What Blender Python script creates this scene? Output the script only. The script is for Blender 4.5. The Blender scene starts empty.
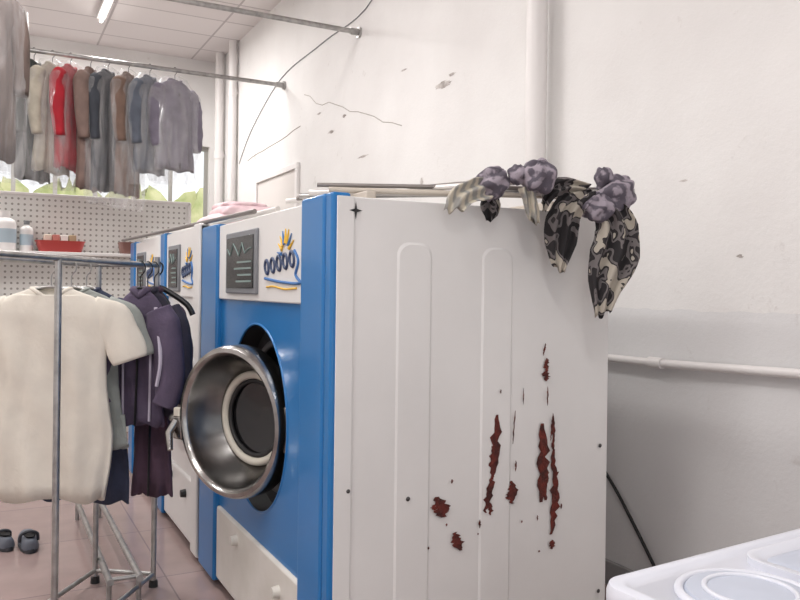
import bpy, bmesh, math, random
from mathutils import Vector, Matrix
random.seed(7)
sc = bpy.context.scene
try:
    sc.view_settings.view_transform = 'Standard'
except Exception: pass

# ---------------------------------------------------------------- materials
def lin(c):
    return tuple((x/255/12.92) if x/255 <= .04045 else ((x/255+.055)/1.055)**2.4 for x in c)
MATS = {}
def mat(name, rgb, rough=.5, metal=0., var=None, vscale=6., bump=0., bscale=40., emit=None, coat=0., alpha=None):
    if name in MATS: return MATS[name]
    m = bpy.data.materials.new(name); m.use_nodes = True
    nt = m.node_tree; b = nt.nodes['Principled BSDF']
    c = lin(rgb)
    b.inputs['Base Color'].default_value = (*c, 1)
    b.inputs['Roughness'].default_value = rough
    b.inputs['Metallic'].default_value = metal
    b.inputs['Coat Weight'].default_value = coat
    tc = nt.nodes.new('ShaderNodeTexCoord')
    if var:
        n = nt.nodes.new('ShaderNodeTexNoise'); n.inputs['Scale'].default_value = vscale
        n.inputs['Detail'].default_value = 5
        r = nt.nodes.new('ShaderNodeValToRGB')
        r.color_ramp.elements[0].position = .35; r.color_ramp.elements[1].position = .65
        r.color_ramp.elements[0].color = (*lin(var), 1); r.color_ramp.elements[1].color = (*c, 1)
        nt.links.new(tc.outputs['Object'], n.inputs['Vector'])
        nt.links.new(n.outputs['Fac'], r.inputs['Fac'])
        nt.links.new(r.outputs['Color'], b.inputs['Base Color'])
    if bump:
        n2 = nt.nodes.new('ShaderNodeTexNoise'); n2.inputs['Scale'].default_value = bscale
        n2.inputs['Detail'].default_value = 4
        bp = nt.nodes.new('ShaderNodeBump'); bp.inputs['Strength'].default_value = bump
        bp.inputs['Distance'].default_value = .01
        nt.links.new(tc.outputs['Object'], n2.inputs['Vector'])
        nt.links.new(n2.outputs['Fac'], bp.inputs['Height'])
        nt.links.new(bp.outputs['Normal'], b.inputs['Normal'])
    if emit:
        b.inputs['Emission Color'].default_value = (*lin(emit[0]), 1)
        b.inputs['Emission Strength'].default_value = emit[1]
    if alpha is not None:
        b.inputs['Alpha'].default_value = alpha
    MATS[name] = m
    return m

def node(nt, t, **kw):
    n = nt.nodes.new(t)
    for k, v in kw.items(): setattr(n, k, v)
    return n

def wall_mat():
    m = bpy.data.materials.new('painted_plaster'); m.use_nodes = True
    nt = m.node_tree; b = nt.nodes['Principled BSDF']; L = nt.links
    b.inputs['Roughness'].default_value = .7
    tc = node(nt, 'ShaderNodeTexCoord')
    n = node(nt, 'ShaderNodeTexNoise'); n.inputs['Scale'].default_value = 1.3; n.inputs['Detail'].default_value = 6
    L.new(tc.outputs['Object'], n.inputs['Vector'])
    r = node(nt, 'ShaderNodeValToRGB'); r.color_ramp.elements[0].position = .3; r.color_ramp.elements[1].position = .7
    r.color_ramp.elements[0].color = (*lin((219, 216, 214)), 1); r.color_ramp.elements[1].color = (*lin((230, 228, 226)), 1)
    L.new(n.outputs['Fac'], r.inputs['Fac'])
    sx = node(nt, 'ShaderNodeSeparateXYZ'); L.new(tc.outputs['Object'], sx.inputs['Vector'])
    n3 = node(nt, 'ShaderNodeTexNoise'); n3.inputs['Scale'].default_value = 9; n3.inputs['Detail'].default_value = 4
    L.new(tc.outputs['Object'], n3.inputs['Vector'])
    ma = node(nt, 'ShaderNodeMath', operation='MULTIPLY_ADD'); ma.inputs[1].default_value = .03
    L.new(n3.outputs['Fac'], ma.inputs[0]); L.new(sx.outputs['Z'], ma.inputs[2])
    lt = node(nt, 'ShaderNodeMath', operation='LESS_THAN'); lt.inputs[1].default_value = 1.39
    L.new(ma.outputs[0], lt.inputs[0])
    mul = node(nt, 'ShaderNodeMath', operation='MULTIPLY'); mul.inputs[1].default_value = .5
    L.new(lt.outputs[0], mul.inputs[0])
    mx = node(nt, 'ShaderNodeMix', data_type='RGBA')
    L.new(mul.outputs[0], mx.inputs[0]); L.new(r.outputs['Color'], mx.inputs[6])
    mx.inputs[7].default_value = (*lin((208, 208, 210)), 1)
    n2 = node(nt, 'ShaderNodeTexNoise'); n2.inputs['Scale'].default_value = 3.2; n2.inputs['Detail'].default_value = 10
    n2.inputs['Roughness'].default_value = .76
    L.new(tc.outputs['Object'], n2.inputs['Vector'])
    r2 = node(nt, 'ShaderNodeValToRGB'); r2.color_ramp.elements[0].position = .62; r2.color_ramp.elements[1].position = .70
    L.new(n2.outputs['Fac'], r2.inputs['Fac'])
    m2 = node(nt, 'ShaderNodeMath', operation='MULTIPLY'); m2.inputs[1].default_value = .38
    L.new(r2.outputs['Color'], m2.inputs[0])
    mx2 = node(nt, 'ShaderNodeMix', data_type='RGBA')
    L.new(m2.outputs[0], mx2.inputs[0]); L.new(mx.outputs[2], mx2.inputs[6])
    mx2.inputs[7].default_value = (*lin((170, 160, 154)), 1)
    L.new(mx2.outputs[2], b.inputs['Base Color'])
    bp = node(nt, 'ShaderNodeBump'); bp.inputs['Strength'].default_value = .35; bp.inputs['Distance'].default_value = .02
    L.new(n2.outputs['Fac'], bp.inputs['Height']); L.new(bp.outputs['Normal'], b.inputs['Normal'])
    return m
WALL = wall_mat()

def ceil_mat():
    m = bpy.data.materials.new('ceiling_tiles'); m.use_nodes = True
    nt = m.node_tree; b = nt.nodes['Principled BSDF']; L = nt.links
    b.inputs['Roughness'].default_value = .8
    tc = node(nt, 'ShaderNodeTexCoord'); br = node(nt, 'ShaderNodeTexBrick'); br.offset = 0; br.squash = 1
    br.inputs['Scale'].default_value = 1; br.inputs['Brick Width'].default_value = 1.2; br.inputs['Row Height'].default_value = .6
    br.inputs['Mortar Size'].default_value = .012; br.inputs['Mortar Smooth'].default_value = 0
    br.inputs['Color1'].default_value = (*lin((228, 222, 221)), 1); br.inputs['Color2'].default_value = (*lin((220, 213, 212)), 1)
    br.inputs['Mortar'].default_value = (*lin((186, 178, 178)), 1)
    L.new(tc.outputs['Object'], br.inputs['Vector']); L.new(br.outputs['Color'], b.inputs['Base Color'])
    return m
def floor_mat():
    m = bpy.data.materials.new('floor_tiles'); m.use_nodes = True
    nt = m.node_tree; b = nt.nodes['Principled BSDF']; L = nt.links
    b.inputs['Roughness'].default_value = .16
    tc = node(nt, 'ShaderNodeTexCoord'); br = node(nt, 'ShaderNodeTexBrick'); br.offset = 0
    br.inputs['Scale'].default_value = 1; br.inputs['Brick Width'].default_value = .8; br.inputs['Row Height'].default_value = .8
    br.inputs['Mortar Size'].default_value = .004
    br.inputs['Color1'].default_value = (*lin((166, 144, 140)), 1); br.inputs['Color2'].default_value = (*lin((160, 140, 136)), 1)
    br.inputs['Mortar'].default_value = (*lin((132, 116, 116)), 1)
    n = node(nt, 'ShaderNodeTexNoise'); n.inputs['Scale'].default_value = 5; n.inputs['Detail'].default_value = 8
    mx = node(nt, 'ShaderNodeMix', data_type='RGBA', blend_type='MULTIPLY'); mx.inputs[0].default_value = .3
    L.new(tc.outputs['Object'], br.inputs['Vector']); L.new(tc.outputs['Object'], n.inputs['Vector'])
    L.new(br.outputs['Color'], mx.inputs[6]); L.new(n.outputs['Fac'], mx.inputs[7]); L.new(mx.outputs[2], b.inputs['Base Color'])
    return m
def peg_mat():
    m = bpy.data.materials.new('perforated_board'); m.use_nodes = True
    nt = m.node_tree; b = nt.nodes['Principled BSDF']; L = nt.links
    b.inputs['Roughness'].default_value = .5
    tc = node(nt, 'ShaderNodeTexCoord')
    s = node(nt, 'ShaderNodeVectorMath', operation='MULTIPLY'); s.inputs[1].default_value = (18, 0, 18)
    f = node(nt, 'ShaderNodeVectorMath', operation='FRACTION')
    o = node(nt, 'ShaderNodeVectorMath', operation='SUBTRACT'); o.inputs[1].default_value = (.5, 0, .5)
    l = node(nt, 'ShaderNodeVectorMath', operation='LENGTH')
    lt = node(nt, 'ShaderNodeMath', operation='LESS_THAN'); lt.inputs[1].default_value = .2
    L.new(tc.outputs['Object'], s.inputs[0]); L.new(s.outputs[0], f.inputs[0]); L.new(f.outputs[0], o.inputs[0])
    L.new(o.outputs[0], l.inputs[0]); L.new(l.outputs['Value'], lt.inputs[0])
    mx = node(nt, 'ShaderNodeMix', data_type='RGBA'); L.new(lt.outputs[0], mx.inputs[0])
    mx.inputs[6].default_value = (*lin((224, 222, 218)), 1); mx.inputs[7].default_value = (*lin((156, 152, 146)), 1)
    L.new(mx.outputs[2], b.inputs['Base Color'])
    return m
def camo_mat():
    m = bpy.data.materials.new('camouflage_cloth'); m.use_nodes = True
    nt = m.node_tree; b = nt.nodes['Principled BSDF']; L = nt.links
    b.inputs['Roughness'].default_value = .85
    tc = node(nt, 'ShaderNodeTexCoord'); n = node(nt, 'ShaderNodeTexNoise'); n.inputs['Scale'].default_value = 17
    n.inputs['Detail'].default_value = .6; n.inputs['Distortion'].default_value = .5
    r = node(nt, 'ShaderNodeValToRGB'); r.color_ramp.interpolation = 'CONSTANT'
    e = r.color_ramp.elements
    e[0].position = 0; e[0].color = (*lin((34, 31, 33)), 1)
    e[1].position = .48; e[1].color = (*lin((106, 100, 100)), 1)
    x = e.new(.55); x.color = (*lin((44, 40, 42)), 1)
    x = e.new(.60); x.color = (*lin((168, 160, 148)), 1)
    L.new(tc.outputs['Object'], n.inputs['Vector']); L.new(n.outputs['Fac'], r.inputs['Fac']); L.new(r.outputs['Color'], b.inputs['Base Color'])
    return m
def stripe_mat(name, c1, c2, scale, dist=3., direction='Z', bands=.5, soft=.3):
    m = bpy.data.materials.new(name); m.use_nodes = True
    nt = m.node_tree; b = nt.nodes['Principled BSDF']; L = nt.links
    b.inputs['Roughness'].default_value = .85
    tc = node(nt, 'ShaderNodeTexCoord'); w = node(nt, 'ShaderNodeTexWave', bands_direction=direction)
    w.inputs['Scale'].default_value = scale; w.inputs['Distortion'].default_value = dist; w.inputs['Detail'].default_value = 3
    w.inputs['Detail Scale'].default_value = 2.5
    r = node(nt, 'ShaderNodeValToRGB'); r.color_ramp.elements[0].position = bands-soft; r.color_ramp.elements[1].position = bands+soft
    r.color_ramp.elements[0].color = (*lin(c1), 1); r.color_ramp.elements[1].color = (*lin(c2), 1)
    L.new(tc.outputs['Object'], w.inputs['Vector']); L.new(w.outputs['Color'], r.inputs['Fac']); L.new(r.outputs['Color'], b.inputs['Base Color'])
    return m
def plastic_mat():
    m = bpy.data.materials.new('clear_plastic_film'); m.use_nodes = True
    nt = m.node_tree; L = nt.links
    for n in list(nt.nodes): nt.nodes.remove(n)
    o = node(nt, 'ShaderNodeOutputMaterial'); t = node(nt, 'ShaderNodeBsdfTransparent'); g = node(nt, 'ShaderNodeBsdfGlossy')
    d = node(nt, 'ShaderNodeBsdfDiffuse'); d.inputs['Color'].default_value = (.88, .87, .88, 1)
    g.inputs['Roughness'].default_value = .25
    tc = node(nt, 'ShaderNodeTexCoord'); n2 = node(nt, 'ShaderNodeTexNoise'); n2.inputs['Scale'].default_value = 7; n2.inputs['Detail'].default_value = 2
    n2.inputs['Distortion'].default_value = 1.
    mp = node(nt, 'ShaderNodeMapping'); mp.inputs['Scale'].default_value = (1.6, 1.6, .35)
    L.new(tc.outputs['Object'], mp.inputs['Vector'])
    bp = node(nt, 'ShaderNodeBump'); bp.inputs['Strength'].default_value = .6; bp.inputs['Distance'].default_value = .03
    L.new(mp.outputs[0], n2.inputs['Vector']); L.new(n2.outputs['Fac'], bp.inputs['Height']); L.new(bp.outputs['Normal'], g.inputs['Normal'])
    cr = node(nt, 'ShaderNodeValToRGB'); cr.color_ramp.elements[0].position = .45; cr.color_ramp.elements[1].position = .70
    cr.color_ramp.elements[0].color = (.14, .14, .14, 1); cr.color_ramp.elements[1].color = (.32, .32, .32, 1)
    L.new(n2.outputs['Fac'], cr.inputs['Fac'])
    a = node(nt, 'ShaderNodeMixShader'); a.inputs[0].default_value = .6
    mx = node(nt, 'ShaderNodeMixShader'); L.new(cr.outputs['Color'], mx.inputs[0])
    L.new(g.outputs[0], a.inputs[1]); L.new(d.outputs[0], a.inputs[2])
    L.new(t.outputs[0], mx.inputs[1]); L.new(a.outputs[0], mx.inputs[2]); L.new(mx.outputs[0], o.inputs['Surface'])
    return m

WHITE = mat('white_enamel', (220, 218, 216), .34, var=(213, 211, 209), vscale=2.)
CREAM = mat('cream_enamel', (216, 212, 206), .4, var=(204, 200, 192), vscale=5.)
BLUE = mat('blue_enamel', (26, 108, 170), .28, coat=.1)
CHROME = mat('brushed_steel', (178, 175, 172), .22, 1., var=(144, 141, 139), vscale=9.)
FUNNEL = mat('darker_steel', (136, 134, 132), .24, 1., var=(104, 102, 101), vscale=7.)  # darker steel tone for the door funnel
TUBE = mat('galvanised_tube', (182, 180, 178), .33, .85, var=(154, 152, 150), vscale=20.)
BLACK = mat('black_plastic', (24, 24, 26), .4)
RUBBER = mat('dark_rubber', (34, 33, 34), .6)
DRUM = mat('drum_steel', (80, 78, 78), .4, .9)
GASKET = mat('cream_gasket', (196, 190, 178), .5)
GLASSD = mat('dark_glass', (20, 19, 21), .12, coat=.2)
SCREEN = mat('screen_glass', (30, 32, 34), .25)
RUST = mat('rust', (104, 38, 28), .85, var=(58, 24, 20), vscale=30., bump=.5, bscale=120.)
PVC = mat('white_pvc', (224, 220, 218), .4)
YELLOW = mat('yellow_paint', (226, 180, 60), .5)
GREY = mat('grey_plastic', (120, 122, 126), .5)
PLASTIC = plastic_mat()

# ---------------------------------------------------------------- geometry helpers
def root(name, loc=(0, 0, 0), rotz=0.):
    e = bpy.data.objects.new(name, None); sc.collection.objects.link(e)
    e.location = loc; e.rotation_euler = (0, 0, rotz); e.empty_display_size = .1
    return e
def attach(o, parent, world=True):
    if parent is None: return
    o.parent = parent
    if world:
        o.matrix_parent_inverse = (Matrix.Translation(parent.location) @ parent.rotation_euler.to_matrix().to_4x4()).inverted()
def mesh_obj(name, verts, faces, m, parent=None, world=True, smooth=True, bevel=0., seg=2, angle=40):
    me = bpy.data.meshes.new(name); me.from_pydata([tuple(v) for v in verts], [], faces); me.update()
    bm = bmesh.new(); bm.from_mesh(me); bmesh.ops.recalc_face_normals(bm, faces=bm.faces); bm.to_mesh(me); bm.free()
    if m: me.materials.append(m)
    o = bpy.data.objects.new(name, me); sc.collection.objects.link(o)
    if bevel:
        b = o.modifiers.new('bevel', 'BEVEL'); b.width = bevel; b.segments = seg; b.limit_method = 'ANGLE'
    if smooth:
        for p in me.polygons: p.use_smooth = True
        try:
            me.set_sharp_from_angle(angle=math.radians(angle))
        except Exception: pass
    attach(o, parent, world)
    return o
def box(name, x0, x1, y0, y1, z0, z1, m, parent=None, bevel=0., world=True, seg=2):
    v = [(x, y, z) for x in (x0, x1) for y in (y0, y1) for z in (z0, z1)]
    f = [(0, 1, 3, 2), (4, 6, 7, 5), (0, 4, 5, 1), (2, 3, 7, 6), (0, 2, 6, 4), (1, 5, 7, 3)]
    return mesh_obj(name, v, f, m, parent, world, bool(bevel), bevel, seg, 30)
def loft(name, rings, m, parent=None, world=True, cap=True, subsurf=0, angle=60):
    n = len(rings[0]); v = [p for r in rings for p in r]; f = []
    for i in range(len(rings)-1):
        for j in range(n):
            f.append((i*n+j, i*n+(j+1) % n, (i+1)*n+(j+1) % n, (i+1)*n+j))
    if cap:
        f.append(tuple(range(n))); f.append(tuple((len(rings)-1)*n+j for j in range(n)))
    o = mesh_obj(name, v, f, m, parent, world, True, angle=angle)
    if subsurf:
        s = o.modifiers.new('sub', 'SUBSURF'); s.levels = s.render_levels = subsurf
    return o
def sweep(name, pts, r, m, parent=None, world=True, n=12, flat=1.):
    P = [Vector(p) for p in pts]; rings = []; up = None
    for i, p in enumerate(P):
        t = (P[min(i+1, len(P)-1)]-P[max(i-1, 0)]).normalized()
        if up is None:
            up = Vector((0, 0, 1)) if abs(t.z) < .9 else Vector((0, 1, 0))
        a = t.cross(up).normalized(); b = a.cross(t).normalized(); up = b
        rr = r[i] if isinstance(r, (list, tuple)) else r
        rings.append([p+a*math.cos(2*math.pi*k/n)*rr+b*math.sin(2*math.pi*k/n)*rr*flat for k in range(n)])
    return loft(name, rings, m, parent, world, angle=50)
def smooth_path(pts, k=6):
    P = [Vector(p) for p in pts]; out = []
    for i in range(len(P)-1):
        p0 = P[max(i-1, 0)]; p1 = P[i]; p2 = P[i+1]; p3 = P[min(i+2, len(P)-1)]
        for s in range(k):
            t = s/k
            out.append(.5*((2*p1)+(-p0+p2)*t+(2*p0-5*p1+4*p2-p3)*t*t+(-p0+3*p1-3*p2+p3)*t**3))
    out.append(P[-1]); return out
def lathe(name, prof, C, N, U, V, m, parent=None, n=72, world=True, closed=False):
    C, N, U, V = map(Vector, (C, N, U, V)); rings = []
    for r, h in prof:
        rings.append([C+N*h+U*r*math.cos(2*math.pi*k/n)+V*r*math.sin(2*math.pi*k/n) for k in range(n)])
    if closed: rings.append(rings[0])
    return loft(name, rings, m, parent, world, cap=False, angle=45)
def torus_prof(R, r, h=0, n=12):
    return [(R+r*math.cos(2*math.pi*k/n), h+r*math.sin(2*math.pi*k/n)) for k in range(n)]

# ---------------------------------------------------------------- room
XW, YF, YB, XL, ZC = 2.75, 10.7, -2.6, -3.0, 4.55
box('floor', XL-.2, XW+.2, YB-.2, YF+.2, -.1, 0, floor_mat())
box('ceiling', XL-.2, XW+.2, YB-.2, YF+.2, ZC, ZC+.1, ceil_mat())
box('wall_right', XW, XW+.2, YB-.2, YF+.2, 0, ZC, WALL)
box('wall_left', XL-.2, XL, YB-.2, YF+.2, 0, ZC, WALL)
def wall_open(name, y0, y1, x0, x1, z0, z1):
    r = root(name)
    box('pier_a', XL, x0, y0, y1, 0, ZC, WALL, r); box('pier_b', x1, XW, y0, y1, 0, ZC, WALL, r)
    box('sill_part', x0, x1, y0, y1, 0, z0, WALL, r); box('lintel', x0, x1, y0, y1, z1, ZC, WALL, r)
wall_open('wall_back', YF, YF+.2, -1.2, 2.66, 1.9, 3.38)
wall_open('wall_front', YB-.2, YB, -2.4, 2.2, .3, 3.6)
FR = mat('window_frame', (160, 158, 152), .4)
def window(name, x0, x1, z0, z1, y, nm):
    r = root(name)
    t = .05
    box('frame_top', x0, x1, y-.03, y+.03, z1-t, z1, FR, r); box('frame_bottom', x0, x1, y-.03, y+.03, z0, z0+t, FR, r)
    for i in range(nm+1):
        x = x0+(x1-x0-t)*i/nm
        box('mullion_%d' % i, x, x+t, y-.025, y+.025, z0+t, z1-t, FR, r)
window('window_1', -1.2, 2.66, 1.9, 3.38, YF+.1, 8)
window('added_light_window', -2.4, 2.2, .3, 3.6, YB-.1, 3)  # unseen shopfront opening behind the camera, added to let sky light in
box('baseboard_right', XW-.02, XW, YB, YF, 0, .12, mat('grey_base', (150, 148, 148), .6), bevel=.004)
tr = root('trim_1')
NM = mat('white_trim', (228, 224, 222), .5)
box('head', XW-.035, XW, 7.40, 8.80, 2.66, 2.72, NM, tr, .004)
box('jamb_near', XW-.035, XW, 7.40, 7.46, .12, 2.66, NM, tr, .004)
box('jamb_far', XW-.035, XW, 8.74, 8.80, .12, 2.66, NM, tr, .004)
box('infill', XW-.012, XW, 7.46, 8.74, .12, 2.66, mat('niche_paint', (216, 210, 206), .7), tr)

hed = root('garden_hedge', (1, 13.4, 0))
HM = mat('foliage', (158, 166, 112), .85, var=(196, 194, 150), vscale=4., bump=1., bscale=20.)
for i in range(7):
    c = Vector((-2.2+i*1.1, 13.4+random.uniform(-.2, .2), 1.55)); rings = []
    for a in range(1, 16):
        ph = math.pi*a/16; ring = []
        for b in range(28):
            t = 2*math.pi*b/28; rr = .85*(1+.12*math.sin(5*t+i)*math.sin(4*ph)+random.uniform(-.06, .06))
            ring.append(c+Vector((rr*math.sin(ph)*math.cos(t), rr*.7*math.sin(ph)*math.sin(t), rr*1.75*math.cos(ph))))
        rings.append(ring)
    loft('bush_%d' % i, rings, HM, hed)
box('exterior_ground', -8, 9, YF+.2, 20, -.1, 0, mat('paving', (150, 148, 140), .9))

def pipe(name, y, r, off=.07, z0=.0, z1=ZC, clamps=(1.6, 3.2)):
    rt = root(name, (XW-off, y, z0))
    sweep('pipe_body', [(XW-off, y, z0), (XW-off, y, z1)], r, PVC, rt, n=24)
    for i, z in enumerate(clamps):
        sweep('coupling_%d' % i, [(XW-off, y, z-.05), (XW-off, y, z+.05)], r*1.14, PVC, rt, n=24)
        box('bracket_%d' % i, XW-off, XW, y-.02, y+.02, z-.015, z+.015, PVC, rt)
pipe('drain_pipe', 3.45, .058, .10, clamps=(.9, 4.1))
pipe('drain_pipe', 10.25, .055, .08)
pipe('drain_pipe', 9.65, .05, .07, clamps=(2.4, 3.9))
wp = root('water_pipe', (XW-.05, 2.4, 1.125)); WX = XW-.036
sweep('run', smooth_path([(WX, -2.0, 1.20), (WX, 1.0, 1.175), (WX, 2.0, 1.148), (WX, 2.6, 1.130), (WX, 3.30, 1.125)]), .019, PVC, wp, n=16)
sweep('coupler', [(WX, 2.58, 1.130), (WX, 2.66, 1.129)], .026, PVC, wp, n=16)
for i, y in enumerate((1.4, 3.1)):
    box('clip_%d' % i, XW-.058, XW-.001, y-.015, y+.015, 1.10, 1.19 if i == 0 else 1.155, PVC, wp, .004)
sweep('power_cable', smooth_path([(XW-.02, 3.3, .85), (XW-.015, 2.94, .53), (XW-.015, 2.78, .36), (XW-.02, 2.6, .15), (XW-.035, 2.5, .012)]), .008, RUBBER, n=8)
sweep('wall_cable', smooth_path([(XW-.006, 4.9, 4.54), (XW-.006, 5.72, 3.83), (XW-.006, 6.8, 3.76), (XW-.006, 7.98, 3.70), (XW-.006, 9.0, 3.35), (XW-.006, 9.55, 3.0)]), .004, GREY, n=8)

def jag(name, axis, cx, z0, z1, w, plane, m, parent, rows=14, seed=0, slant=0.):
    rnd = random.Random(seed); L = []; R = []
    for i in range(rows+1):
        t = i/rows; z = z0+(z1-z0)*t; env = math.sin(math.pi*min(max(t, .04), .96))**.6
        c = cx+slant*(t-.5)+rnd.uniform(-.12, .12)*w
        a = w*.5*env*rnd.uniform(.45, 1.1); b = w*.5*env*rnd.uniform(.45, 1.1)
        L.append((c-a, z)); R.append((c+b, z))
    v = []; f = []
    for l, r in zip(L, R):
        for q in (l, r):
            v.append((q[0], plane, q[1]) if axis == 'y' else (plane, q[0], q[1]))
    for i in range(rows): f.append((2*i, 2*i+1, 2*i+3, 2*i+2))
    return mesh_obj(name, v, f, m, parent, True, False)
sf = root('wall_chips', (XW, 5, 3)); SCM = mat('chipped_plaster', (132, 122, 116), .9, var=(206, 200, 196), vscale=14.)  # groups the plaster chips and cracks on the right wall
for i, (y, z0, z1, w_) in enumerate(((4.62, 2.84, 2.89, .22), (4.50, 2.90, 2.92, .10), (6.6, 2.87, 2.90, .16), (6.3, 2.96, 2.99, .10), (2.83, 1.77, 1.79, .10), (4.9, 2.2, 2.26, .05),
                                     (8.9, 2.9, 3.1, .03), (5.9, 2.55, 2.57, .2), (6.9, 3.1, 3.12, .12), (7.2, 2.3, 2.33, .15), (2.5, 1.95, 1.96, .06), (2.2, 1.6, 1.615, .04), (5.2, 3.1, 3.115, .1), (6.1, 2.2, 2.24, .05))):
    jag('chip_%d' % i, 'x', y, z0, z1, w_, XW-.002, SCM, sf, seed=3+i*2)
CRK = mat('hairline_crack', (172, 164, 158), .9); rnd = random.Random(2)
cp = [(XW-.001, 7.3-.16*i, 3.35-.05*i+rnd.uniform(-.03, .03)) for i in range(14)]
sweep('crack_1', cp, .0035, CRK, sf, n=4)
cp = [(XW-.001, 9.2-.2*i, 2.98+.012*i+rnd.uniform(-.015, .015)) for i in range(10)]
sweep('crack_2', cp, .005, CRK, sf, n=4)

def bar(name, y, z, x0=XL):
    r = root(name, (XW, y, z))
    sweep('tube', [(x0+.01, y, z), (XW-.01, y, z)], .021, TUBE, r, n=16)
    sweep('flange', [(XW-.02, y, z), (XW, y, z)], .045, TUBE, r, n=20)
    sweep('flange_far', [(x0, y, z), (x0+.02, y, z)], .045, TUBE, r, n=20)
    sweep('elbow', [(XW-.09, y, z), (XW-.02, y, z)], .028, TUBE, r, n=20)
bar('hanging_rail', 6.0, 3.62); bar('hanging_rail', 7.89, 3.60)

EM = mat('lamp_tube', (255, 255, 255), .5, emit=((255, 252, 248), 8.))
def lamp(name, x, y, L=1.2, power=60):
    r = root(name, (x, y, ZC))
    box('housing', x-.05, x+.05, y-L/2, y+L/2, ZC-.05, ZC, PVC, r, .006)
    sweep('tube_a', [(x, y-L/2+.03, ZC-.075), (x, y+L/2-.03, ZC-.075)], .02, EM, r)
    ld = bpy.data.lights.new('tube_light', 'AREA'); ld.shape = 'RECTANGLE'; ld.size = .3; ld.size_y = L; ld.energy = power
    ld.color = (1, .98, .965)
    o = bpy.data.objects.new('tube_light', ld); sc.collection.objects.link(o); o.location = (x, y, ZC-.12); attach(o, r)
for (x, y, p) in ((1.1, 8.9, 92), (-1.4, 8.9, 78), (.2, 5.0, 68), (-1.8, 5.0, 62), (-.4, 1.4, 50), (-2.0, 1.2, 52), (-.4, -1.4, 48)):  # first lamp is in view; the rest are unseen, added to light the room
    lamp('fluorescent_and_added_lamp', x, y, power=p)

# ---------------------------------------------------------------- dry cleaning machines
def plate_hole(name, x, y0, y1, z0, z1, cy, cz, R, m, parent, n=96):
    v = []; f = []
    for k in range(n):
        a = 2*math.pi*k/n; c, s = math.cos(a), math.sin(a)
        t = min(((y1-cy)/c if c > 1e-6 else (y0-cy)/c if c < -1e-6 else 1e9), ((z1-cz)/s if s > 1e-6 else (z0-cz)/s if s < -1e-6 else 1e9))
        v.append((x, cy+R*c, cz+R*s)); v.append((x, cy+t*c, cz+t*s))
    for k in range(n):
        j = (k+1) % n; f.append((2*k, 2*k+1, 2*j+1, 2*j))
    for (yc, zc) in ((y0, z0), (y0, z1), (y1, z0), (y1, z1)):
        a = math.atan2(zc-cz, yc-cy) % (2*math.pi); k = int(a/(2*math.pi)*n); j = (k+1) % n
        v.append((x, yc, zc)); f.append((2*k+1, len(v)-1, 2*j+1))
    return mesh_obj(name, v, f, m, parent, True, False)

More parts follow.
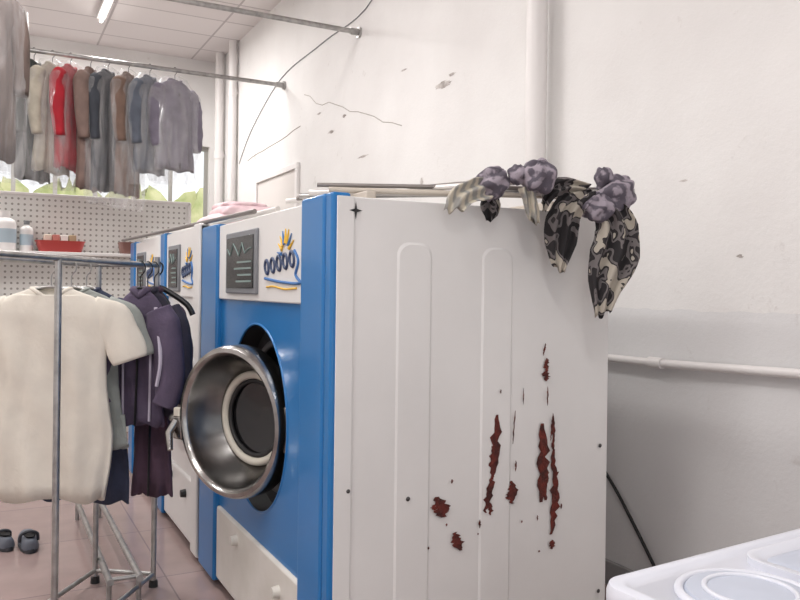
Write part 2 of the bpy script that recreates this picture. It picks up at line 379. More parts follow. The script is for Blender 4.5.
def machine(name, y0, y1, h, near_m, front_m, far_m, low_m, pn, pf, open_door=False, cy=None):
    r = root(name, (1.5, (y0+y1)/2, 0)); XF, XB = 1.0, 2.13
    box('side_near', XF-.022, XB, y0, y0+.02, .04, h, WHITE, r, .004)
    box('side_far', XF+.03, XB, y1-.02, y1, .04, h, WHITE, r, .004)
    box('back', XB-.02, XB, y0+.02, y1-.02, .04, h, WHITE, r)
    box('top', XF+.02, XB-.02, y0+.02, y1-.02, h-.02, h-.001, WHITE, r)
    box('plinth', XF+.05, XB-.03, y0+.03, y1-.03, 0, .06, RUBBER, r)
    if pn > .2:
        box('post_near_corner', .962, XF+.03, y0-.004, y0+.050, .03, h+.012, near_m, r, .010, seg=4)
        box('post_near', .958, XF+.03, y0+.055, y0+pn, .03, h+.012, near_m, r, .012, seg=4)
        box('side_lap', XF-.020, XF+.04, y0-.006, y0+.01, .04, h, WHITE, r, .002)
    else:
        box('post_near', .972, XF+.03, y0, y0+pn, .03, h+.01, near_m, r, .012, seg=4)
    box('post_far', .972, XF+.03, y1-pf, y1, .03, h+.01, far_m, r, .012, seg=4)
    a, b = y0+pn, y1-pf
    cy = cy or (a+b)/2; cz = .91; R = min(.39, (b-a)/2-.03)
    box('control_panel', .985, XF+.03, a+.004, b-.004, 1.395, h, WHITE, r, .006)
    box('lower_panel', .985, XF+.03, a+.004, b-.004, .05, .40, low_m, r, .012)
    plate_hole('front_panel', XF, a, b, .40, 1.395, cy, cz, R, front_m, r)
    X, Y, Z = (-1, 0, 0), (0, 1, 0), (0, 0, 1)
    lathe('opening_lip', torus_prof(R, .005, .0), (XF, cy, cz), X, Y, Z, front_m, r, closed=True)
    lathe('recess', [(R, 0), (R-.005, -.09), (R*.79, -.10)], (XF, cy, cz), X, Y, Z, RUBBER, r)
    lathe('drum_gasket', torus_prof(R*.79, .016, -.09), (XF, cy, cz), X, Y, Z, mat('recess_ring', (70, 68, 68), .5), r, closed=True)
    lathe('drum', [(R*.77, -.10), (R*.77, -.6), (.02, -.62)], (XF, cy, cz), X, Y, Z, DRUM, r)
    w = b-a
    sa, sb = a+w*.47, a+w*.86
    box('screen_bezel', .972, .99, sa, sb, 1.425, 1.70, GREY, r, .006)
    box('screen', .968, .975, sa+.03, sb-.03, 1.45, 1.675, SCREEN, r, .002)
    SM = mat('screen_lines', (120, 138, 134), .5)
    rnd = random.Random(4)
    for i in range(4):
        z = 1.475+i*.028
        box('screen_line_%d' % i, .9665, .9685, sa+.05, sa+.05+(sb-sa-.1)*rnd.uniform(.5, 1), z, z+.008, SM, r)
    rnd = random.Random(9)
    pts = [(.967, sa+.05+i*(sb-sa-.10)/8, 1.62+rnd.uniform(-.03, .035)) for i in range(9)]
    sweep('screen_trace', pts, .003, SM, r, n=6)
    la = a+w*.05; lw = w*.36
    LM = mat('emblem_ink', (44, 60, 92), .5); LB = mat('emblem_blue', (60, 110, 168), .5)
    for i in range(5):
        yy = la+lw*(.90-.17*i); zz = 1.535+.006*i
        lathe('emblem_letter_%d' % i, [(q*.9, hh) for q, hh in torus_prof(.026, .007, 0, 8)], (.984, yy, zz), X, (0, 1, 0), (0, .25, 1.15), LM, r, n=24, closed=True)
    sweep('emblem_stroke', smooth_path([(.983, la+lw*.16, 1.59), (.983, la+lw*.06, 1.55), (.983, la+lw*.12, 1.50), (.983, la+lw*.02, 1.47), (.983, la+lw*.5, 1.475), (.983, la+lw*.95, 1.49)]), .006, LB, r, n=6)
    sweep('emblem_wave', smooth_path([(.983, la+lw*.1, 1.452), (.983, la+lw*.4, 1.448), (.983, la+lw*.7, 1.458), (.983, la+lw*.9, 1.455)]), .004, YELLOW, r, n=6)
    for i in range(8):
        t = math.radians(8+20*i); cc = Vector((.983, la+lw*.38, 1.575))
        d = Vector((0, math.cos(t), math.sin(t)))
        sweep('emblem_ray_%d' % i, [cc+d*.045, cc+d*.10], [.008, .002], YELLOW if i % 3 else LB, r, n=6)
    for i, (yy, zz) in enumerate(((a+w*.22, .30), (a+w*.70, .33))):
        lathe('knob_%d' % i, [(.0, .03), (.02, .028), (.024, .0)], (.985, yy, zz), X, Y, Z, BLACK if low_m is WHITE else CREAM, r, n=24)
    if open_door:
        ph = math.radians(25); N = Vector((-math.cos(ph), -math.sin(ph), 0)); U = Vector((-math.sin(ph), math.cos(ph), 0)); C = Vector((.868, 3.12, .905)); k = 1.
    else:
        N = Vector(X); U = Vector(Y); C = Vector((XF-.07, cy, cz)); k = R/.36
    V = Vector(Z)
    lathe('door_funnel', [(q*k, hh) for q, hh in [(.196, -.145), (.21, -.125), (.24, -.075), (.262, -.03), (.268, -.006)]], C, N, U, V, FUNNEL, r, n=96)
    prof = [(.268, -.008), (.270, .006), (.284, .017), (.300, .013), (.308, -.002), (.312, -.02), (.312, -.075), (.29, -.09), (.23, -.155), (.19, -.17), (.194, -.143)]
    lathe('door_bowl', [(q*k, hh) for q, hh in prof], C, N, U, V, CHROME, r, n=96)
    lathe('door_gasket', torus_prof(.182*k, .017, -.138), C, N, U, V, GASKET, r, closed=True)
    lathe('door_inner_ring', torus_prof(.156*k, .010, -.142), C, N, U, V, RUBBER, r, closed=True)
    lathe('door_glass', [(.175*k, -.150), (.11*k, -.157), (.05*k, -.162), (.001, -.163)], C, N, U, V, GLASSD, r)
    e = C+U*.312*k
    def ob(nm, c, hu, hn, hz, m, bev=.005):
        v = [c+U*(su*hu)+N*(sn*hn)+V*(sz*hz) for su in (-1, 1) for sn in (-1, 1) for sz in (-1, 1)]
        f = [(0, 1, 3, 2), (4, 6, 7, 5), (0, 4, 5, 1), (2, 3, 7, 6), (0, 2, 6, 4), (1, 5, 7, 3)]
        mesh_obj(nm, v, f, m, r, True, True, bev, 2)
    dz = V*-.06
    ob('latch_block', e+U*.018-N*.03+dz, .028, .035, .05, CHROME)
    ob('latch_plate', e+U*.03-N*.01+V*.02+dz, .02, .012, .065, GASKET)
    lathe('latch_knob', [(.0, .05), (.02, .045), (.026, .03), (.022, .0), (.012, -.02)], e+U*.04-N*.02+V*.035+dz, U, N, V, CHROME, r, n=24)
    sweep('latch_lever', [e+U*.03+N*.0+V*.03+dz, e+U*.04+N*.03-V*.02+dz, e+U*.01+N*.045-V*.09+dz], [.018, .017, .012], CHROME, r)
    hg = C-U*.318*k
    ob('hinge_arm', hg-N*.05+V*.0, .02, .035, .09, CHROME)
    return r

M1 = machine('dry_cleaning_machine', 2.30, 4.05, 1.75, BLUE, BLUE, BLUE, CREAM, .265, .30, True, cy=3.18)
machine('dry_cleaning_machine', 4.10, 5.15, 1.78, WHITE, WHITE, BLUE, WHITE, .14, .14)
machine('dry_cleaning_machine', 5.20, 6.35, 1.78, WHITE, BLUE, BLUE, WHITE, .14, .18)

def arch_plate(name, x0, x1, z0, z1, y, h, rad, m, parent):
    pts = [(x0, z0), (x1, z0)]
    for k in range(9):
        a = math.pi/2*k/8; pts.append((x1-rad+rad*math.cos(a), z1-rad+rad*math.sin(a)))
    for k in range(9):
        a = math.pi/2+math.pi/2*k/8; pts.append((x0+rad+rad*math.cos(a), z1-rad+rad*math.sin(a)))
    n = len(pts); v = [(x, y, z) for x, z in pts]
    c = ((x0+x1)/2)
    v += [(x+(.008 if x < c else -.008), y-h, z-(.008 if z > z0+.1 else 0)) for x, z in pts]
    f = [tuple(range(n, 2*n))]+[(i, (i+1) % n, n+(i+1) % n, n+i) for i in range(n)]
    return mesh_obj(name, v, f, m, parent, True, False)
arch_plate('side_rib_1', 1.20, 1.335, .10, 1.61, 2.30, .004, .045, WHITE, M1)
arch_plate('side_rib_2', 1.538, 1.672, .10, 1.605, 2.30, .004, .045, WHITE, M1)
yr = 2.2945
specs = [(1.826, 1.205, 1.155, .028, 0), (1.826, 1.165, 1.12, .036, 0), (1.815, 1.26, 1.215, .010, .01),
 (1.602, 1.01, .79, .048, .02), (1.575, .80, .665, .036, .03), (1.583, .70, .655, .024, 0), (1.59, .90, .78, .03, 0),
 (1.813, .965, .675, .062, .0), (1.822, .82, .68, .046, -.01), (1.866, .89, .70, .030, -.015), (1.868, .78, .55, .048, .02), (1.862, .99, .86, .014, 0),
 (1.676, .768, .685, .050, 0), (1.66, .73, .70, .03, 0), (1.378, .745, .672, .074, -.03), (1.35, .72, .70, .03, 0), (1.447, .615, .548, .046, -.025),
 (1.538, .645, .615, .012, 0), (1.86, .53, .495, .034, 0), (1.80, .50, .492, .012, 0), (1.69, .84, .80, .010, 0), (1.33, .58, .57, .01, 0), (1.53, .60, .592, .008, 0), (1.72, .62, .61, .008, 0), (1.68, 1.02, .90, .008, .01), (1.852, 1.0, .90, .010, .01),
 (1.72, 1.10, 1.04, .006, 0), (1.62, 1.10, 1.085, .008, 0), (1.79, .63, .61, .008, 0), (1.42, .80, .785, .010, 0), (1.83, 1.10, 1.03, .008, 0), (1.40, .65, .64, .01, 0), (1.90, .66, .64, .010, 0)]
for i, (x, za, zb, w, sl) in enumerate(specs):
    jag('rust_patch_%d' % i, 'y', x, zb, za, w, yr-.0001*i, RUST, M1, seed=i+11, slant=sl)
for i, (x, z) in enumerate(((1.03, .80), (1.03, .30), (2.09, .86), (2.09, .3), (1.25, .75))):
    lathe('screw_%d' % i, [(.0, .004), (.005, .003), (.008, 0)], (x, 2.295, z), (0, -1, 0), (1, 0, 0), (0, 0, 1), DRUM, M1, n=12)
sv = []
for k in range(8):
    a = math.pi/4*k; rr = .024 if k % 2 == 0 else .006
    sv.append((1.045+rr*math.cos(a), 2.2935, 1.705+rr*1.25*math.sin(a)))
mesh_obj('star_mark', sv, [tuple(range(8))], BLACK, M1, True, False)

# ---------------------------------------------------------------- rods lying on top
rb = root('drying_rods', (1.5, 2.4, 1.75))
RM = mat('white_rod', (220, 216, 212), .3, .3)
RM2 = mat('bamboo_rod', (188, 178, 166), .5)
DKR = mat('dark_rod', (130, 124, 120), .4, .5)
box('batten_a', 1.14, 1.18, 2.42, 3.10, 1.75, 1.790, RM2, rb, .005)
box('batten_b', 1.86, 1.90, 2.32, 2.60, 1.75, 1.790, RM2, rb, .005)
rods = [((1.04, 2.70, 1.806), (2.07, 2.13, 1.806), .012, RM), ((1.04, 2.80, 1.802), (2.04, 2.08, 1.812), .011, TUBE), ((1.06, 2.56, 1.802), (2.10, 2.17, 1.800), .010, RM2),
        ((1.06, 3.0, 1.802), (1.76, 2.17, 1.862), .011, RM), ((1.06, 2.88, 1.802), (1.72, 2.15, 1.850), .009, DKR), ((1.06, 2.82, 1.802), (1.68, 2.18, 1.836), .011, RM), ((1.04, 2.62, 1.824), (2.02, 2.16, 1.826), .008, DKR)]
for i, (a, b, r, m) in enumerate(rods): sweep('rod_%d' % i, [a, b], r, m, rb, n=10)
lr = root('long_pole', (1.1, 5, 1.8))
sweep('pole_a', [(1.075, 3.15, 1.785), (1.07, 6.3, 1.812)], .012, RM, lr, n=10)
sweep('pole_b', [(1.20, 3.15, 1.775), (1.13, 6.4, 1.812)], .011, TUBE, lr, n=10)
sweep('pole_c', [(1.02, 3.3, 1.785), (.95, 6.6, 1.822)], .011, DKR, lr, n=10)

LAV = stripe_mat('lavender_cloth', (86, 80, 90), (150, 141, 150), 7, 9., 'DIAGONAL')
CHECK = stripe_mat('beige_check_cloth', (188, 180, 164), (142, 140, 136), 9, 4., 'X')
CAMO = camo_mat()
def knot(name, c, r, sq, m, parent, folds=9, seed=0, tilt=0.):
    rings = []; c = Vector(c); Rm = Matrix.Rotation(tilt, 3, 'Y') @ Matrix.Rotation(.5, 3, 'X')
    for a in range(0, 31):
        ph = math.pi*(a+.15)/30.3; ring = []
        for b in range(72):
            t = 2*math.pi*b/72
            q = 1+.08*math.sin(folds*t+seed+3.5*ph)*math.sin(ph)+.05*math.sin(3*t-4*ph+seed)+.03*math.sin(7*ph+seed+2*t)-.10*abs(math.sin(1.5*t+seed+ph))**6
            v = Vector((r*q*math.sin(ph)*math.cos(t), r*q*math.sin(ph)*math.sin(t), r*q*math.cos(ph)*sq))
            ring.append(c+Rm @ v)
        rings.append(ring)
    return loft(name, rings, m, parent, angle=180)
def tail(name, path, ws, ds, m, parent, folds=5, seed=0., axis=(.885, -.466, 0)):
    P = smooth_path(path, 5); n = len(P); A = Vector(axis).normalized(); rings = []
    def ip(l, t):
        x = t*(len(l)-1); i = min(int(x), len(l)-2); return l[i]+(l[i+1]-l[i])*(x-i)
    for i, p in enumerate(P):
        t = i/(n-1); w, d = ip(ws, t), ip(ds, t)
        w *= 1+.10*math.sin(9*t+seed)
        tg = (P[min(i+1, n-1)]-P[max(i-1, 0)]).normalized(); A2 = (A-tg*A.dot(tg)).normalized(); B = A2.cross(tg).normalized()
        ring = []
        for k in range(48):
            a = 2*math.pi*k/48; x = math.cos(a)
            off = d*.9*math.sin(folds*x*1.6+seed+t*2.5)
            ring.append(p+A2*w*x+B*(d*math.sin(a)*.45+off)+tg*((.03*x*math.cos(seed)+.012*math.sin(5*x+seed)) if i == n-1 else 0))
        rings.append(ring)
    return loft(name, rings, m, parent, angle=180)
b1 = root('knotted_cloth', (1.65, 2.18, 1.8))
knot('knot_a', (1.530, 2.23, 1.820), .056, 1.1, LAV, b1, 5, 1, .4)
knot('knot_b', (1.665, 2.15, 1.845), .064, .95, LAV, b1, 5, 3, -.5)
knot('knot_c', (1.60, 2.18, 1.85), .035, 1., LAV, b1, 4, 5)
tail('flap_beige', [(1.52, 2.22, 1.80), (1.46, 2.22, 1.79), (1.40, 2.22, 1.765), (1.37, 2.22, 1.72)], [.03, .045, .04, .03], [.012, .014, .012, .008], CHECK, b1, 4, .5, (0, .3, 1))
tail('flap_dark', [(1.53, 2.24, 1.79), (1.53, 2.24, 1.75), (1.53, 2.235, 1.70)], [.035, .035, .02], [.012, .012, .008], CAMO, b1, 4, 2.)
tail('flap_small', [(1.62, 2.16, 1.81), (1.64, 2.16, 1.76), (1.66, 2.16, 1.69)], [.025, .026, .016], [.012, .012, .006], CHECK, b1, 4, 1.)
b2 = root('camouflage_cloth_bundle', (1.95, 2.15, 1.8))
knot('knot_a', (1.995, 2.13, 1.80), .070, 1.1, LAV, b2, 5, 2, .6)
knot('knot_b', (1.92, 2.14, 1.755), .062, .85, LAV, b2, 6, 4, -.2)
knot('knot_c', (1.95, 2.14, 1.86), .034, 1.3, LAV, b2, 4, 6, -.6)
tail('tail_left', [(1.91, 2.15, 1.80), (1.83, 2.16, 1.77), (1.79, 2.17, 1.70), (1.79, 2.18, 1.62), (1.785, 2.18, 1.53)], [.03, .055, .066, .05, .02], [.014, .016, .018, .014, .006], CAMO, b2, 5, 1., (.885, -.3, .2))
tail('tail_left_b', [(1.90, 2.16, 1.82), (1.82, 2.17, 1.83), (1.75, 2.18, 1.81), (1.72, 2.19, 1.75)], [.02, .03, .03, .015], [.01, .012, .012, .006], CAMO, b2, 4, 3., (.3, 0, 1))
tail('tail_right', [(1.95, 2.11, 1.74), (1.975, 2.10, 1.68), (1.97, 2.10, 1.59), (1.94, 2.11, 1.48), (1.925, 2.11, 1.37)], [.05, .082, .082, .06, .028], [.016, .02, .022, .018, .008], CAMO, b2, 5, 2.2)

# ---------------------------------------------------------------- garments
def hanger(parent, m, w=.2, z=-.10):
    sweep('hanger_hook', smooth_path([(0, -.0, z), (0, 0, z+.05), (.018, 0, z+.075), (.02, 0, z+.105), (0, 0, z+.125), (-.02, 0, z+.11)]), .003, m, parent, False, n=8)
    sweep('hanger_arms', smooth_path([(-w, 0, z-.075), (-w*.5, 0, z-.025), (0, 0, z), (w*.5, 0, z-.025), (w, 0, z-.075)]), .007, m, parent, False, n=8)
    sweep('hanger_bar', [(-w, 0, z-.075), (w, 0, z-.075)], .004, m, parent, False, n=8)
def garment(name, loc, rotz, m, L=1.0, W=.22, D=.09, sleeve=.6, seed=0, hem=1.12, hm=None, plastic=False, puffer=False, short=False, neck_m=None, stripe=None, placket=True):
    r = root(name, loc, rotz); hanger(r, hm or TUBE, W*.85, -.11)
    rnd = random.Random(seed); ph = rnd.uniform(0, 6)
    st = [(-.115, .32, .5), (-.125, .40, .62), (-.15, .66, .7), (-.185, .90, .85), (-.23, 1.0, 1.), (-.30, .98, 1.), (-.42, .93, 1.), (-.56, .95, 1.), (-.75, 1.02, 1.05)]
    st = [s for s in st if s[0] > -L+.05]+[(-L, hem, 1.1)]
    P = []
    for i in range(len(st)-1):
        for k in range(4):
            t = k/4; P.append(tuple(st[i][j]+(st[i+1][j]-st[i][j])*t for j in range(3)))
    P.append(st[-1])
    def ring(z, ws, ds, inset=0, dz=0):
        out = []; amp = max(0, min(1, (-z-.2)/.6))*.30
        for k in range(96):
            a = 2*math.pi*k/96; ca, sa = math.cos(a), math.sin(a)
            fold = 1+amp*math.sin(6*a+ph+z*2)*.6+amp*.5*math.sin(11*a+ph*2-z*3)
            pf = 1+(.13*abs(math.sin(z*math.pi/.09)) if puffer else 0)
            x = (W*ws-inset)*math.copysign(abs(ca)**.85, ca)*(1+.03*math.sin(z*9+ph)); y = (D*ds-inset)*math.copysign(abs(sa)**.8, sa)*fold*pf
            y += .007*math.sin(14*x/W*.5+z*16+ph)*min(1, max(0, (-z-.18)*6))*(1 if sa < 0 else .5)
            zz = z+dz
            if z > -.14 and sa < 0: zz -= (.05 if short else .03)*(-sa)*(1-abs(ca))
            out.append(Vector((x, y, zz+(.012*math.sin(5*a+ph) if z < -L+.01 else 0))))
        return out
    rings = [ring(*p) for p in P]
    if short:
        rings = [ring(-.17, .20, .35), ring(-.125, .29, .45)]+rings
    rings += [ring(-L, hem, 1.1, .008), ring(-L+.15, hem*.98, 1.05, .012)]
    loft('body', rings, m, r, False, cap=True, angle=180)
    for s in (-1, 1):
        if short:
            pts = [(s*W*.66, 0, -.205), (s*W*.98, -.005, -.25), (s*(W*1.18), -.01, -.33), (s*(W*1.32), -.012, -.43)]
            rx = [.06, .085, .088, .078]; fl = .38
        else:
            pts = [(s*W*.78, 0, -.21), (s*(W+.0), 0, -.27), (s*(W+.035), -.01, -.40), (s*(W+.045), -.03, -.58), (s*(W+.03), -.045, -.2-sleeve)]
            rx = [.06, .075, .07, .062, .052]; fl = .95
        Q = smooth_path(pts, 5); rr = []; n = len(Q)
        for i, p in enumerate(Q):
            t = i/(n-1)*(len(rx)-1); k = min(int(t), len(rx)-2); rad = rx[k]+(rx[k+1]-rx[k])*(t-k)
            tg = (Q[min(i+1, n-1)]-Q[max(i-1, 0)]).normalized(); Yv = Vector((0, 1, 0)); A = tg.cross(Yv).normalized(); B = A.cross(tg).normalized()
            if puffer: rad *= 1+.12*abs(math.sin(i*1.1))
            rr.append([p+A*rad*math.cos(2*math.pi*q/24)*(1+.06*math.sin(i*.9+ph))+B*rad*fl*math.sin(2*math.pi*q/24)*(1+.10*math.sin(3*2*math.pi*q/24+i*.5)) for q in range(24)])
        loft('sleeve_%s' % ('l' if s < 0 else 'r'), rr, m, r, False, angle=180)
    cr = []
    for k in range(33):
        a = 2*math.pi*k/32; cr.append(Vector((W*.33*math.cos(a), D*.55*math.sin(a), -.118-(.05 if short else .03)*max(0, -math.sin(a))*(1-abs(math.cos(a))))))
    sweep('collar', cr, .009 if short else .016, neck_m or m, r, False, n=8)
    if placket and not short:
        sweep('placket', [Vector((.0, -D*.9-.006, -.2)), Vector((.004, -D*1.0-.012, -.5)), Vector((.0, -D*1.1-.018, -L))], .006, neck_m or BLACK, r, False, n=6)
    if stripe:
        for s in (-1, 1):
            sweep('stripe', smooth_path([(s*W*.75, -D*.75, -.2), (s*(W+.03), -.085, -.42), (s*(W+.02), -.1, -.55)]), .009, stripe, r, False, n=6)
            sweep('stripe_low', smooth_path([(s*W*.55, -D*1.25, -.22), (s*W*.6, -D*1.35, -.42), (s*W*.58, -D*1.4, -L+.02)]), .006, stripe, r, False, n=6)
    if plastic:
        rg = []
        for i, (z, w, d) in enumerate([(-.07, .04, .03), (-.10, .14, .07), (-.17, W*.95, D+.03), (-.25, W+.10, D+.05), (-.5, W+.12, D+.06), (-.8, W+.11, D+.06), (-L-.06, W+.10, D+.05), (-L-.14, W+.07, D+.03)]):
            rg.append([Vector((w*math.cos(2*math.pi*k/40), d*math.sin(2*math.pi*k/40)*(1+.12*math.sin(7*2*math.pi*k/40+i)), z)) for k in range(40)])
        loft('plastic_cover', rg, PLASTIC, r, False, cap=False, angle=180)
    return r
def cm(name, c, v=.88, bump=.3): return mat(name, c, .88, var=tuple(int(x*v) for x in c), vscale=9., bump=bump, bscale=60.)
ZR = 3.60-.002
g = [(.20, (66, 64, 62), 'dark'), (.345, (68, 72, 70), 'olive'), (.50, (190, 182, 166), 'beige'), (.655, (178, 34, 48), 'red'), (.83, (134, 112, 104), 'brown'),
     (.985, (66, 70, 78), 'slate'), (1.17, (122, 98, 86), 'tan'), (1.37, (96, 102, 114), 'grey')]
for i, (x, c, nm) in enumerate(g):
    garment('winter_coat', (x, 7.89, ZR+.015), math.radians([50, 48, 42, 52, 60, 44, 55, 40][i]), cm('cloth_'+nm, c), L=[1.02, 1.2, 1.12, 1.08, 1.25, 1.25, 1.28, 1.05][i], W=.19, D=.055, seed=i, plastic=(i in (0, 2, 3, 5, 6, 7)), hm=BLACK)
garment('down_jacket', (1.61, 7.89, ZR+.015), math.radians(22), cm('cloth_lav', (124, 118, 132)), L=1.0, W=.19, D=.08, seed=20, puffer=True, plastic=True, hm=BLACK)
for i, (x, c) in enumerate(((-.05, (98, 82, 76)), (-.32, (90, 90, 96)), (-.6, (140, 120, 110)))):
    garment('long_coat', (x, 6.0, 3.635), math.radians(35), cm('cloth_long_%d' % i, c), L=1.32, W=.22, D=.08, seed=30+i, plastic=True, sleeve=.65)

# ---------------------------------------------------------------- floor garment rack
P0 = Vector((-.25, 2.53, 0)); P1 = Vector((.72, 3.89, 0)); dr = (P1-P0).normalized(); nr = Vector((dr.y, -dr.x, 0))
rk = root('garment_rack', tuple((P0+P1)/2), 0)
ZT = 1.555; OB = -.30
def at(t, off=0, z=0): return tuple(P0+dr*t+nr*off+Vector((0, 0, z)))
LEN = (P1-P0).length
sweep('top_rail', [at(0, 0, ZT), at(LEN+.02, 0, ZT)], .012, TUBE, rk)
sweep('rail_back', [at(0, OB, ZT+.0), at(LEN+.02, OB, ZT+.0)], .012, TUBE, rk)
tm = .83
for i, (t, off, zt) in enumerate(((0., 0, ZT), (tm, .0, ZT), (LEN, 0, ZT+.04), (0., OB, ZT), (LEN, OB, ZT))):
    sweep('upright_%d' % i, [at(t, off, .03), at(t, off, zt)], .013, TUBE, rk)
    lathe('foot_%d' % i, [(.0, .0), (.022, .0), (.02, .03), (.0, .035)], at(t, off, 0), (0, 0, 1), (1, 0, 0), (0, 1, 0), RUBBER, rk, n=20)
sweep('low_rail_front', [at(0, 0, .06), at(LEN, 0, .06)], .011, TUBE, rk); sweep('low_rail_back', [at(0, OB, .06), at(LEN, OB, .06)], .011, TUBE, rk)
for i, t in enumerate((0., LEN)):
    sweep('cross_top_%d' % i, [at(t, 0, ZT), at(t, OB, ZT)], .011, TUBE, rk); sweep('cross_low_%d' % i, [at(t, 0, .06), at(t, OB, .06)], .011, TUBE, rk)
ra = math.atan2(nr.y, nr.x)
def hung(name, t, off, c, rot=None, **kw):
    p = at(t, off, ZT+.0); return garment(name, (p[0], p[1], p[2]), ra if rot is None else rot, c, **kw)
hung('t_shirt', 1.27, OB, cm('cloth_cream', (218, 211, 199), .96, .15), rot=math.radians(-26), L=1.04, W=.265, D=.045, seed=40, short=True, hem=.92)
hung('shirt', 1.43, OB, cm('cloth_greybeige', (160, 164, 160)), rot=math.radians(-30), L=.84, W=.24, D=.028, seed=41, short=True)
hung('shirt', 1.56, OB, cm('cloth_navyblue', (56, 62, 84)), L=1.12, W=.20, D=.028, seed=42, short=True)
OR = mat('orange_stripe', (190, 150, 124), .8); WS = mat('white_stripe', (180, 172, 188), .8)
hung('track_jacket', 1.50, 0, cm('cloth_purple', (92, 80, 102)), L=.74, W=.11, D=.022, seed=44, stripe=WS, sleeve=.45, hm=BLACK)
hung('track_jacket', 1.575, 0, cm('cloth_navy', (54, 50, 64)), L=.70, W=.12, D=.022, seed=45, stripe=OR, sleeve=.42, hm=BLACK)
hung('jacket', 1.645, 0, cm('cloth_plum', (84, 62, 78)), L=1.10, W=.09, D=.022, seed=46, sleeve=.4, hm=BLACK)
eh = root('clothes_hanger', at(LEN+.015, 0, ZT+.002), math.radians(-28))
sweep('hook', smooth_path([(0, 0, -.11), (0, 0, -.06), (.018, 0, -.03), (.02, 0, 0), (0, 0, .014), (-.02, 0, .0)]), .004, BLACK, eh, False, n=8)
sweep('arms', smooth_path([(-.17, 0, -.24), (-.14, 0, -.19), (-.06, 0, -.135), (0, 0, -.11), (.06, 0, -.135), (.14, 0, -.19), (.17, 0, -.24)]), .014, BLACK, eh, False, n=10)

# ---------------------------------------------------------------- pegboard shelf unit at the back
pb = root('pegboard_shelf', (.2, 8.6, 0)); PEG = peg_mat()
box('board', -1.6, 1.90, 8.55, 8.58, 1.0, 2.34, PEG, pb)
box('top_trim', -1.62, 1.92, 8.53, 8.60, 2.34, 2.37, PVC, pb, .004)
box('end_trim', 1.90, 1.93, 8.53, 8.60, .0, 2.36, PVC, pb, .004); box('end_trim_l', -1.63, -1.60, 8.53, 8.60, .0, 2.36, PVC, pb, .004)
box('shelf_upper', -1.6, 1.90, 8.22, 8.55, 1.75, 1.78, PVC, pb, .004)
box('cabinet', -1.6, 1.90, 8.15, 8.55, .0, 1.0, mat('cabinet_white', (206, 200, 194), .5), pb, .006)
for i in range(5): box('door_%d' % i, -1.57+i*.69, -.90+i*.69, 8.135, 8.15, .08, .95, mat('cabinet_door', (214, 208, 202), .45), pb, .004)
def bottle(name, x, y, z, h, r, m, capm):
    rt = root(name, (x, y, z))
    lathe('body', [(0.001, 0), (r, 0), (r, h*.68), (r*.85, h*.78), (r*.4, h*.84), (r*.38, h*.88)], (x, y, z), (0, 0, 1), (1, 0, 0), (0, 1, 0), m, rt, n=28)
    lathe('cap', [(r*.45, h*.87), (r*.45, h), (.001, h)], (x, y, z), (0, 0, 1), (1, 0, 0), (0, 1, 0), capm, rt, n=24)
    lathe('label', [(r*1.01, h*.2), (r*1.01, h*.55)], (x, y, z), (0, 0, 1), (1, 0, 0), (0, 1, 0), mat('label', (170, 186, 196), .5), rt, n=28)
bottle('detergent_bottle', .13, 8.38, 1.78, .38, .10, PVC, PVC)
bottle('detergent_bottle', .32, 8.42, 1.78, .30, .06, PVC, GREY)
bottle('detergent_bottle', -.09, 8.40, 1.78, .30, .08, PVC, GREY)
REDP = mat('red_plastic', (176, 66, 62), .45)
def basket(name, x, y, z, w, d, h, m):
    rt = root(name, (x, y, z)); rings = []
    for (zz, k, ins) in ((0, .86, 0), (h*.9, 1., 0), (h, 1.05, 0), (h, .98, 0), (.012, .82, 0)):
        rings.append([Vector((x+w/2*k*math.copysign(abs(math.cos(a))**.35, math.cos(a)), y+d/2*k*math.copysign(abs(math.sin(a))**.35, math.sin(a)), z+zz)) for a in [2*math.pi*q/40 for q in range(40)]])
    loft('shell', rings, m, rt)
    return rt
bk = basket('plastic_basket', .62, 8.38, 1.78, .44, .26, .11, REDP)
for i in range(4): box('folded_item_%d' % i, .47+i*.075, .535+i*.075, 8.30, 8.46, 1.80, 1.95, mat('paper_box_%d' % i, [(214, 196, 180), (190, 120, 110), (224, 220, 214), (170, 150, 120)][i], .7), bk, .006)
basket('plastic_basket', 1.30, 8.38, 1.78, .26, .24, .12, mat('brown_basket', (120, 84, 76), .5))

pk = root('pink_laundry_pile', (1.4, 5.0, 1.78)); PK = mat('pink_film', (224, 200, 202), .5, var=(208, 178, 184), vscale=14.)
for i in range(4):
    cx, cyy, cz, w, d, h = [(1.40, 4.95, 1.85, .22, .26, .07), (1.45, 4.9, 1.92, .20, .22, .05), (1.75, 5.0, 1.85, .2, .25, .07), (1.42, 4.92, 1.965, .15, .18, .03)][i]
    rings = []
    for a in range(1, 14):
        p = math.pi*a/14; ring = []
        for k in range(40):
            t = 2*math.pi*k/40; q = 1+.05*math.sin(7*t+i+3*p)
            sg = lambda v, e: math.copysign(abs(v)**e, v)
            ring.append(Vector((cx+w*q*sg(math.cos(t), .5)*math.sin(p)**.5, cyy+d*q*sg(math.sin(t), .5)*math.sin(p)**.5, cz+h*sg(math.cos(p), .8))))
        rings.append(ring)
    loft('folded_%d' % i, rings, PK, pk, angle=180)

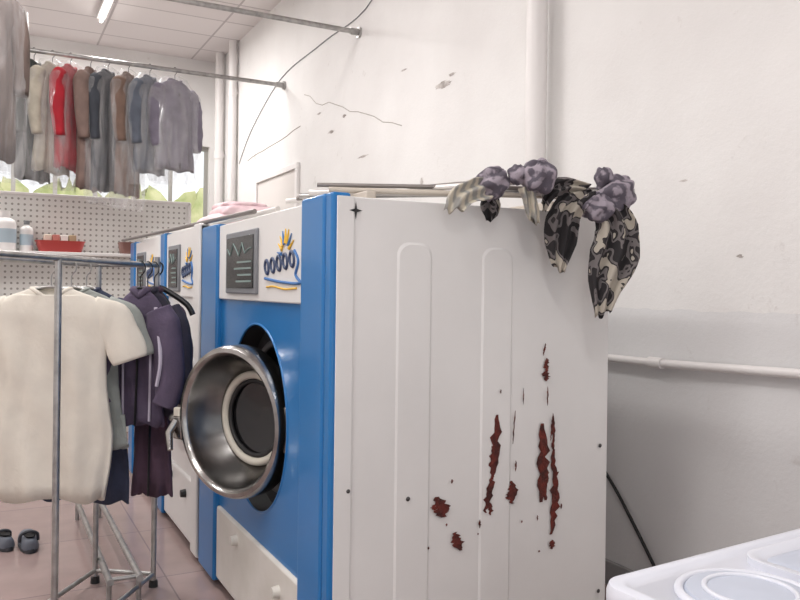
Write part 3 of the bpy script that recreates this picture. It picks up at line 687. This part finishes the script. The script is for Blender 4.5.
# ---------------------------------------------------------------- shoes and low rack
SH = mat('shoe_grey', (96, 100, 110), .6); SO = mat('shoe_sole', (60, 62, 68), .7)
def shoe(name, x, y, rot):
    r = root(name, (x, y, 0), rot); rings = []
    for (yy, w, h) in ((-.13, .02, .04), (-.12, .034, .055), (-.08, .042, .062), (-.03, .042, .055), (.02, .046, .066), (.07, .05, .062), (.11, .044, .05), (.135, .026, .035), (.142, .01, .02)):
        rings.append([Vector((w*math.copysign(abs(math.cos(a))**.8, math.cos(a)), yy, .02+max(0, math.sin(a))*h)) for a in [2*math.pi*q/24 for q in range(24)]])
    loft('upper', rings, SH, r, False, angle=80)
    loft('sole', [[Vector((w*1.05*math.cos(a), l*math.sin(a)+.005, z)) for a in [2*math.pi*q/32 for q in range(32)]] for z, w, l in ((0, .045, .14), (.012, .05, .145), (.024, .048, .143))], SO, r, False)
    loft('opening', [[Vector((.03*k*math.cos(a), -.06+.055*k*math.sin(a), z)) for a in [2*math.pi*q/24 for q in range(24)]] for z, k in ((.0845, 1), (.0845, .8), (.07, .7))], BLACK, r, False)
    sweep('strap', smooth_path([(-.047, -.02, .04), (-.04, -.03, .08), (0, -.035, .096), (.04, -.03, .08), (.047, -.02, .04)]), .008, SO, r, False, n=8)
shoe('shoe', .07, 4.86, .35); shoe('shoe', .21, 4.78, .05)
fr = root('low_metal_rack', (.5, 4.3, 0))
for i, x in enumerate((.50, .63)):
    sweep('rail_%d' % i, [(x, 3.72, .11), (x, 5.25, .11)], .016, TUBE, fr)
for i, y in enumerate((3.76, 5.2)):
    sweep('cross_%d' % i, [(.50, y, .11), (.63, y, .11)], .01, TUBE, fr)
    for j, x in enumerate((.50, .63)): sweep('leg_%d_%d' % (i, j), [(x, y, 0), (x, y, .11)], .012, TUBE, fr)

# ---------------------------------------------------------------- twin tub washer (foreground right)
ws = root('twin_tub_washer', (1.475, .935, 0), math.radians(4)); WP = mat('washer_white', (214, 216, 225), .3); WPB = mat('washer_bluegrey', (186, 192, 206), .35)
box('cabinet', -.39, .39, -.24, .24, .03, .85, WP, ws, .03, False, 4)
for i, (x, y) in enumerate(((-.33, -.18), (.33, -.18), (-.33, .18), (.33, .18))): box('foot_%d' % i, x-.025, x+.025, y-.025, y+.025, 0, .035, RUBBER, ws, .005, False)
def rrect(x0, x1, y0, y1, z, rad, n=8):
    out = []
    for (cx, cy2, a0) in ((x1-rad, y1-rad, 0), (x0+rad, y1-rad, 90), (x0+rad, y0+rad, 180), (x1-rad, y0+rad, 270)):
        for k in range(n+1):
            a = math.radians(a0+90*k/n); out.append(Vector((cx+rad*math.cos(a), cy2+rad*math.sin(a), z)))
    return out
loft('top_deck', [rrect(-.40, .40, -.25, .25, .83, .05), rrect(-.41, .41, -.26, .26, .84, .06), rrect(-.41, .41, -.26, .26, .875, .06), rrect(-.405, .405, -.255, .255, .888, .055), rrect(-.39, .39, -.24, .24, .893, .05), rrect(-.375, .375, -.225, .225, .889, .04), rrect(-.37, .37, -.22, .22, .884, .035)], WP, ws, False, angle=50)
Zl = (0, 0, 1), (1, 0, 0), (0, 1, 0)
lathe('spin_rim', torus_prof(.125, .009, 0), (-.215, .055, .888), *Zl, WP, ws, world=False, closed=True)
lathe('spin_lid', [(.118, .0), (.112, .010), (.07, .014), (.001, .016)], (-.215, .055, .886), *Zl, WPB, ws, world=False)
lathe('spin_lid_ring', torus_prof(.08, .005, .012), (-.215, .055, .888), *Zl, WP, ws, world=False, closed=True)
loft('wash_lid_rim', [rrect(-.06, .34, -.19, .195, .884, .06), rrect(-.06, .34, -.19, .195, .900, .06), rrect(-.045, .325, -.175, .180, .902, .05), rrect(-.035, .315, -.165, .170, .890, .045)], WP, ws, False)
loft('wash_lid', [rrect(-.03, .31, -.16, .165, .888, .045), rrect(-.02, .30, -.15, .155, .895, .04), rrect(.0, .28, -.13, .135, .896, .03)], WPB, ws, False)
loft('wash_lid_handle', [rrect(.09, .19, .08, .12, .895, .015), rrect(.095, .185, .085, .115, .904, .012)], WP, ws, False)
for i in range(3):
    lathe('dial_%d' % i, [(.025, 0), (.022, .025), (.001, .027)], (-.25+i*.1, -.185, .885), *Zl, GREY, ws, n=24, world=False)

# ---------------------------------------------------------------- world, sun, camera
w = bpy.data.worlds.new('sky'); sc.world = w; w.use_nodes = True
bg = w.node_tree.nodes['Background']; bg.inputs['Color'].default_value = (.95, .97, 1, 1); bg.inputs['Strength'].default_value = 1.3
sd = bpy.data.lights.new('sun', 'SUN'); sd.energy = 2.0; sd.angle = .1
so = bpy.data.objects.new('sun', sd); sc.collection.objects.link(so); so.rotation_euler = (math.radians(35), math.radians(-10), 0)

cd = bpy.data.cameras.new('camera'); co = bpy.data.objects.new('camera', cd); sc.collection.objects.link(co)
cd.sensor_width = 36; cd.lens = 780/800*36; cd.shift_y = -.0125; cd.clip_start = .05
Rm = Matrix.Rotation(math.radians(-27.8), 4, 'Z') @ Matrix.Rotation(math.radians(90), 4, 'X') @ Matrix.Rotation(math.radians(.7), 4, 'Z')
co.matrix_world = Matrix.Translation((0, 0, 1.45)) @ Rm
sc.camera = co
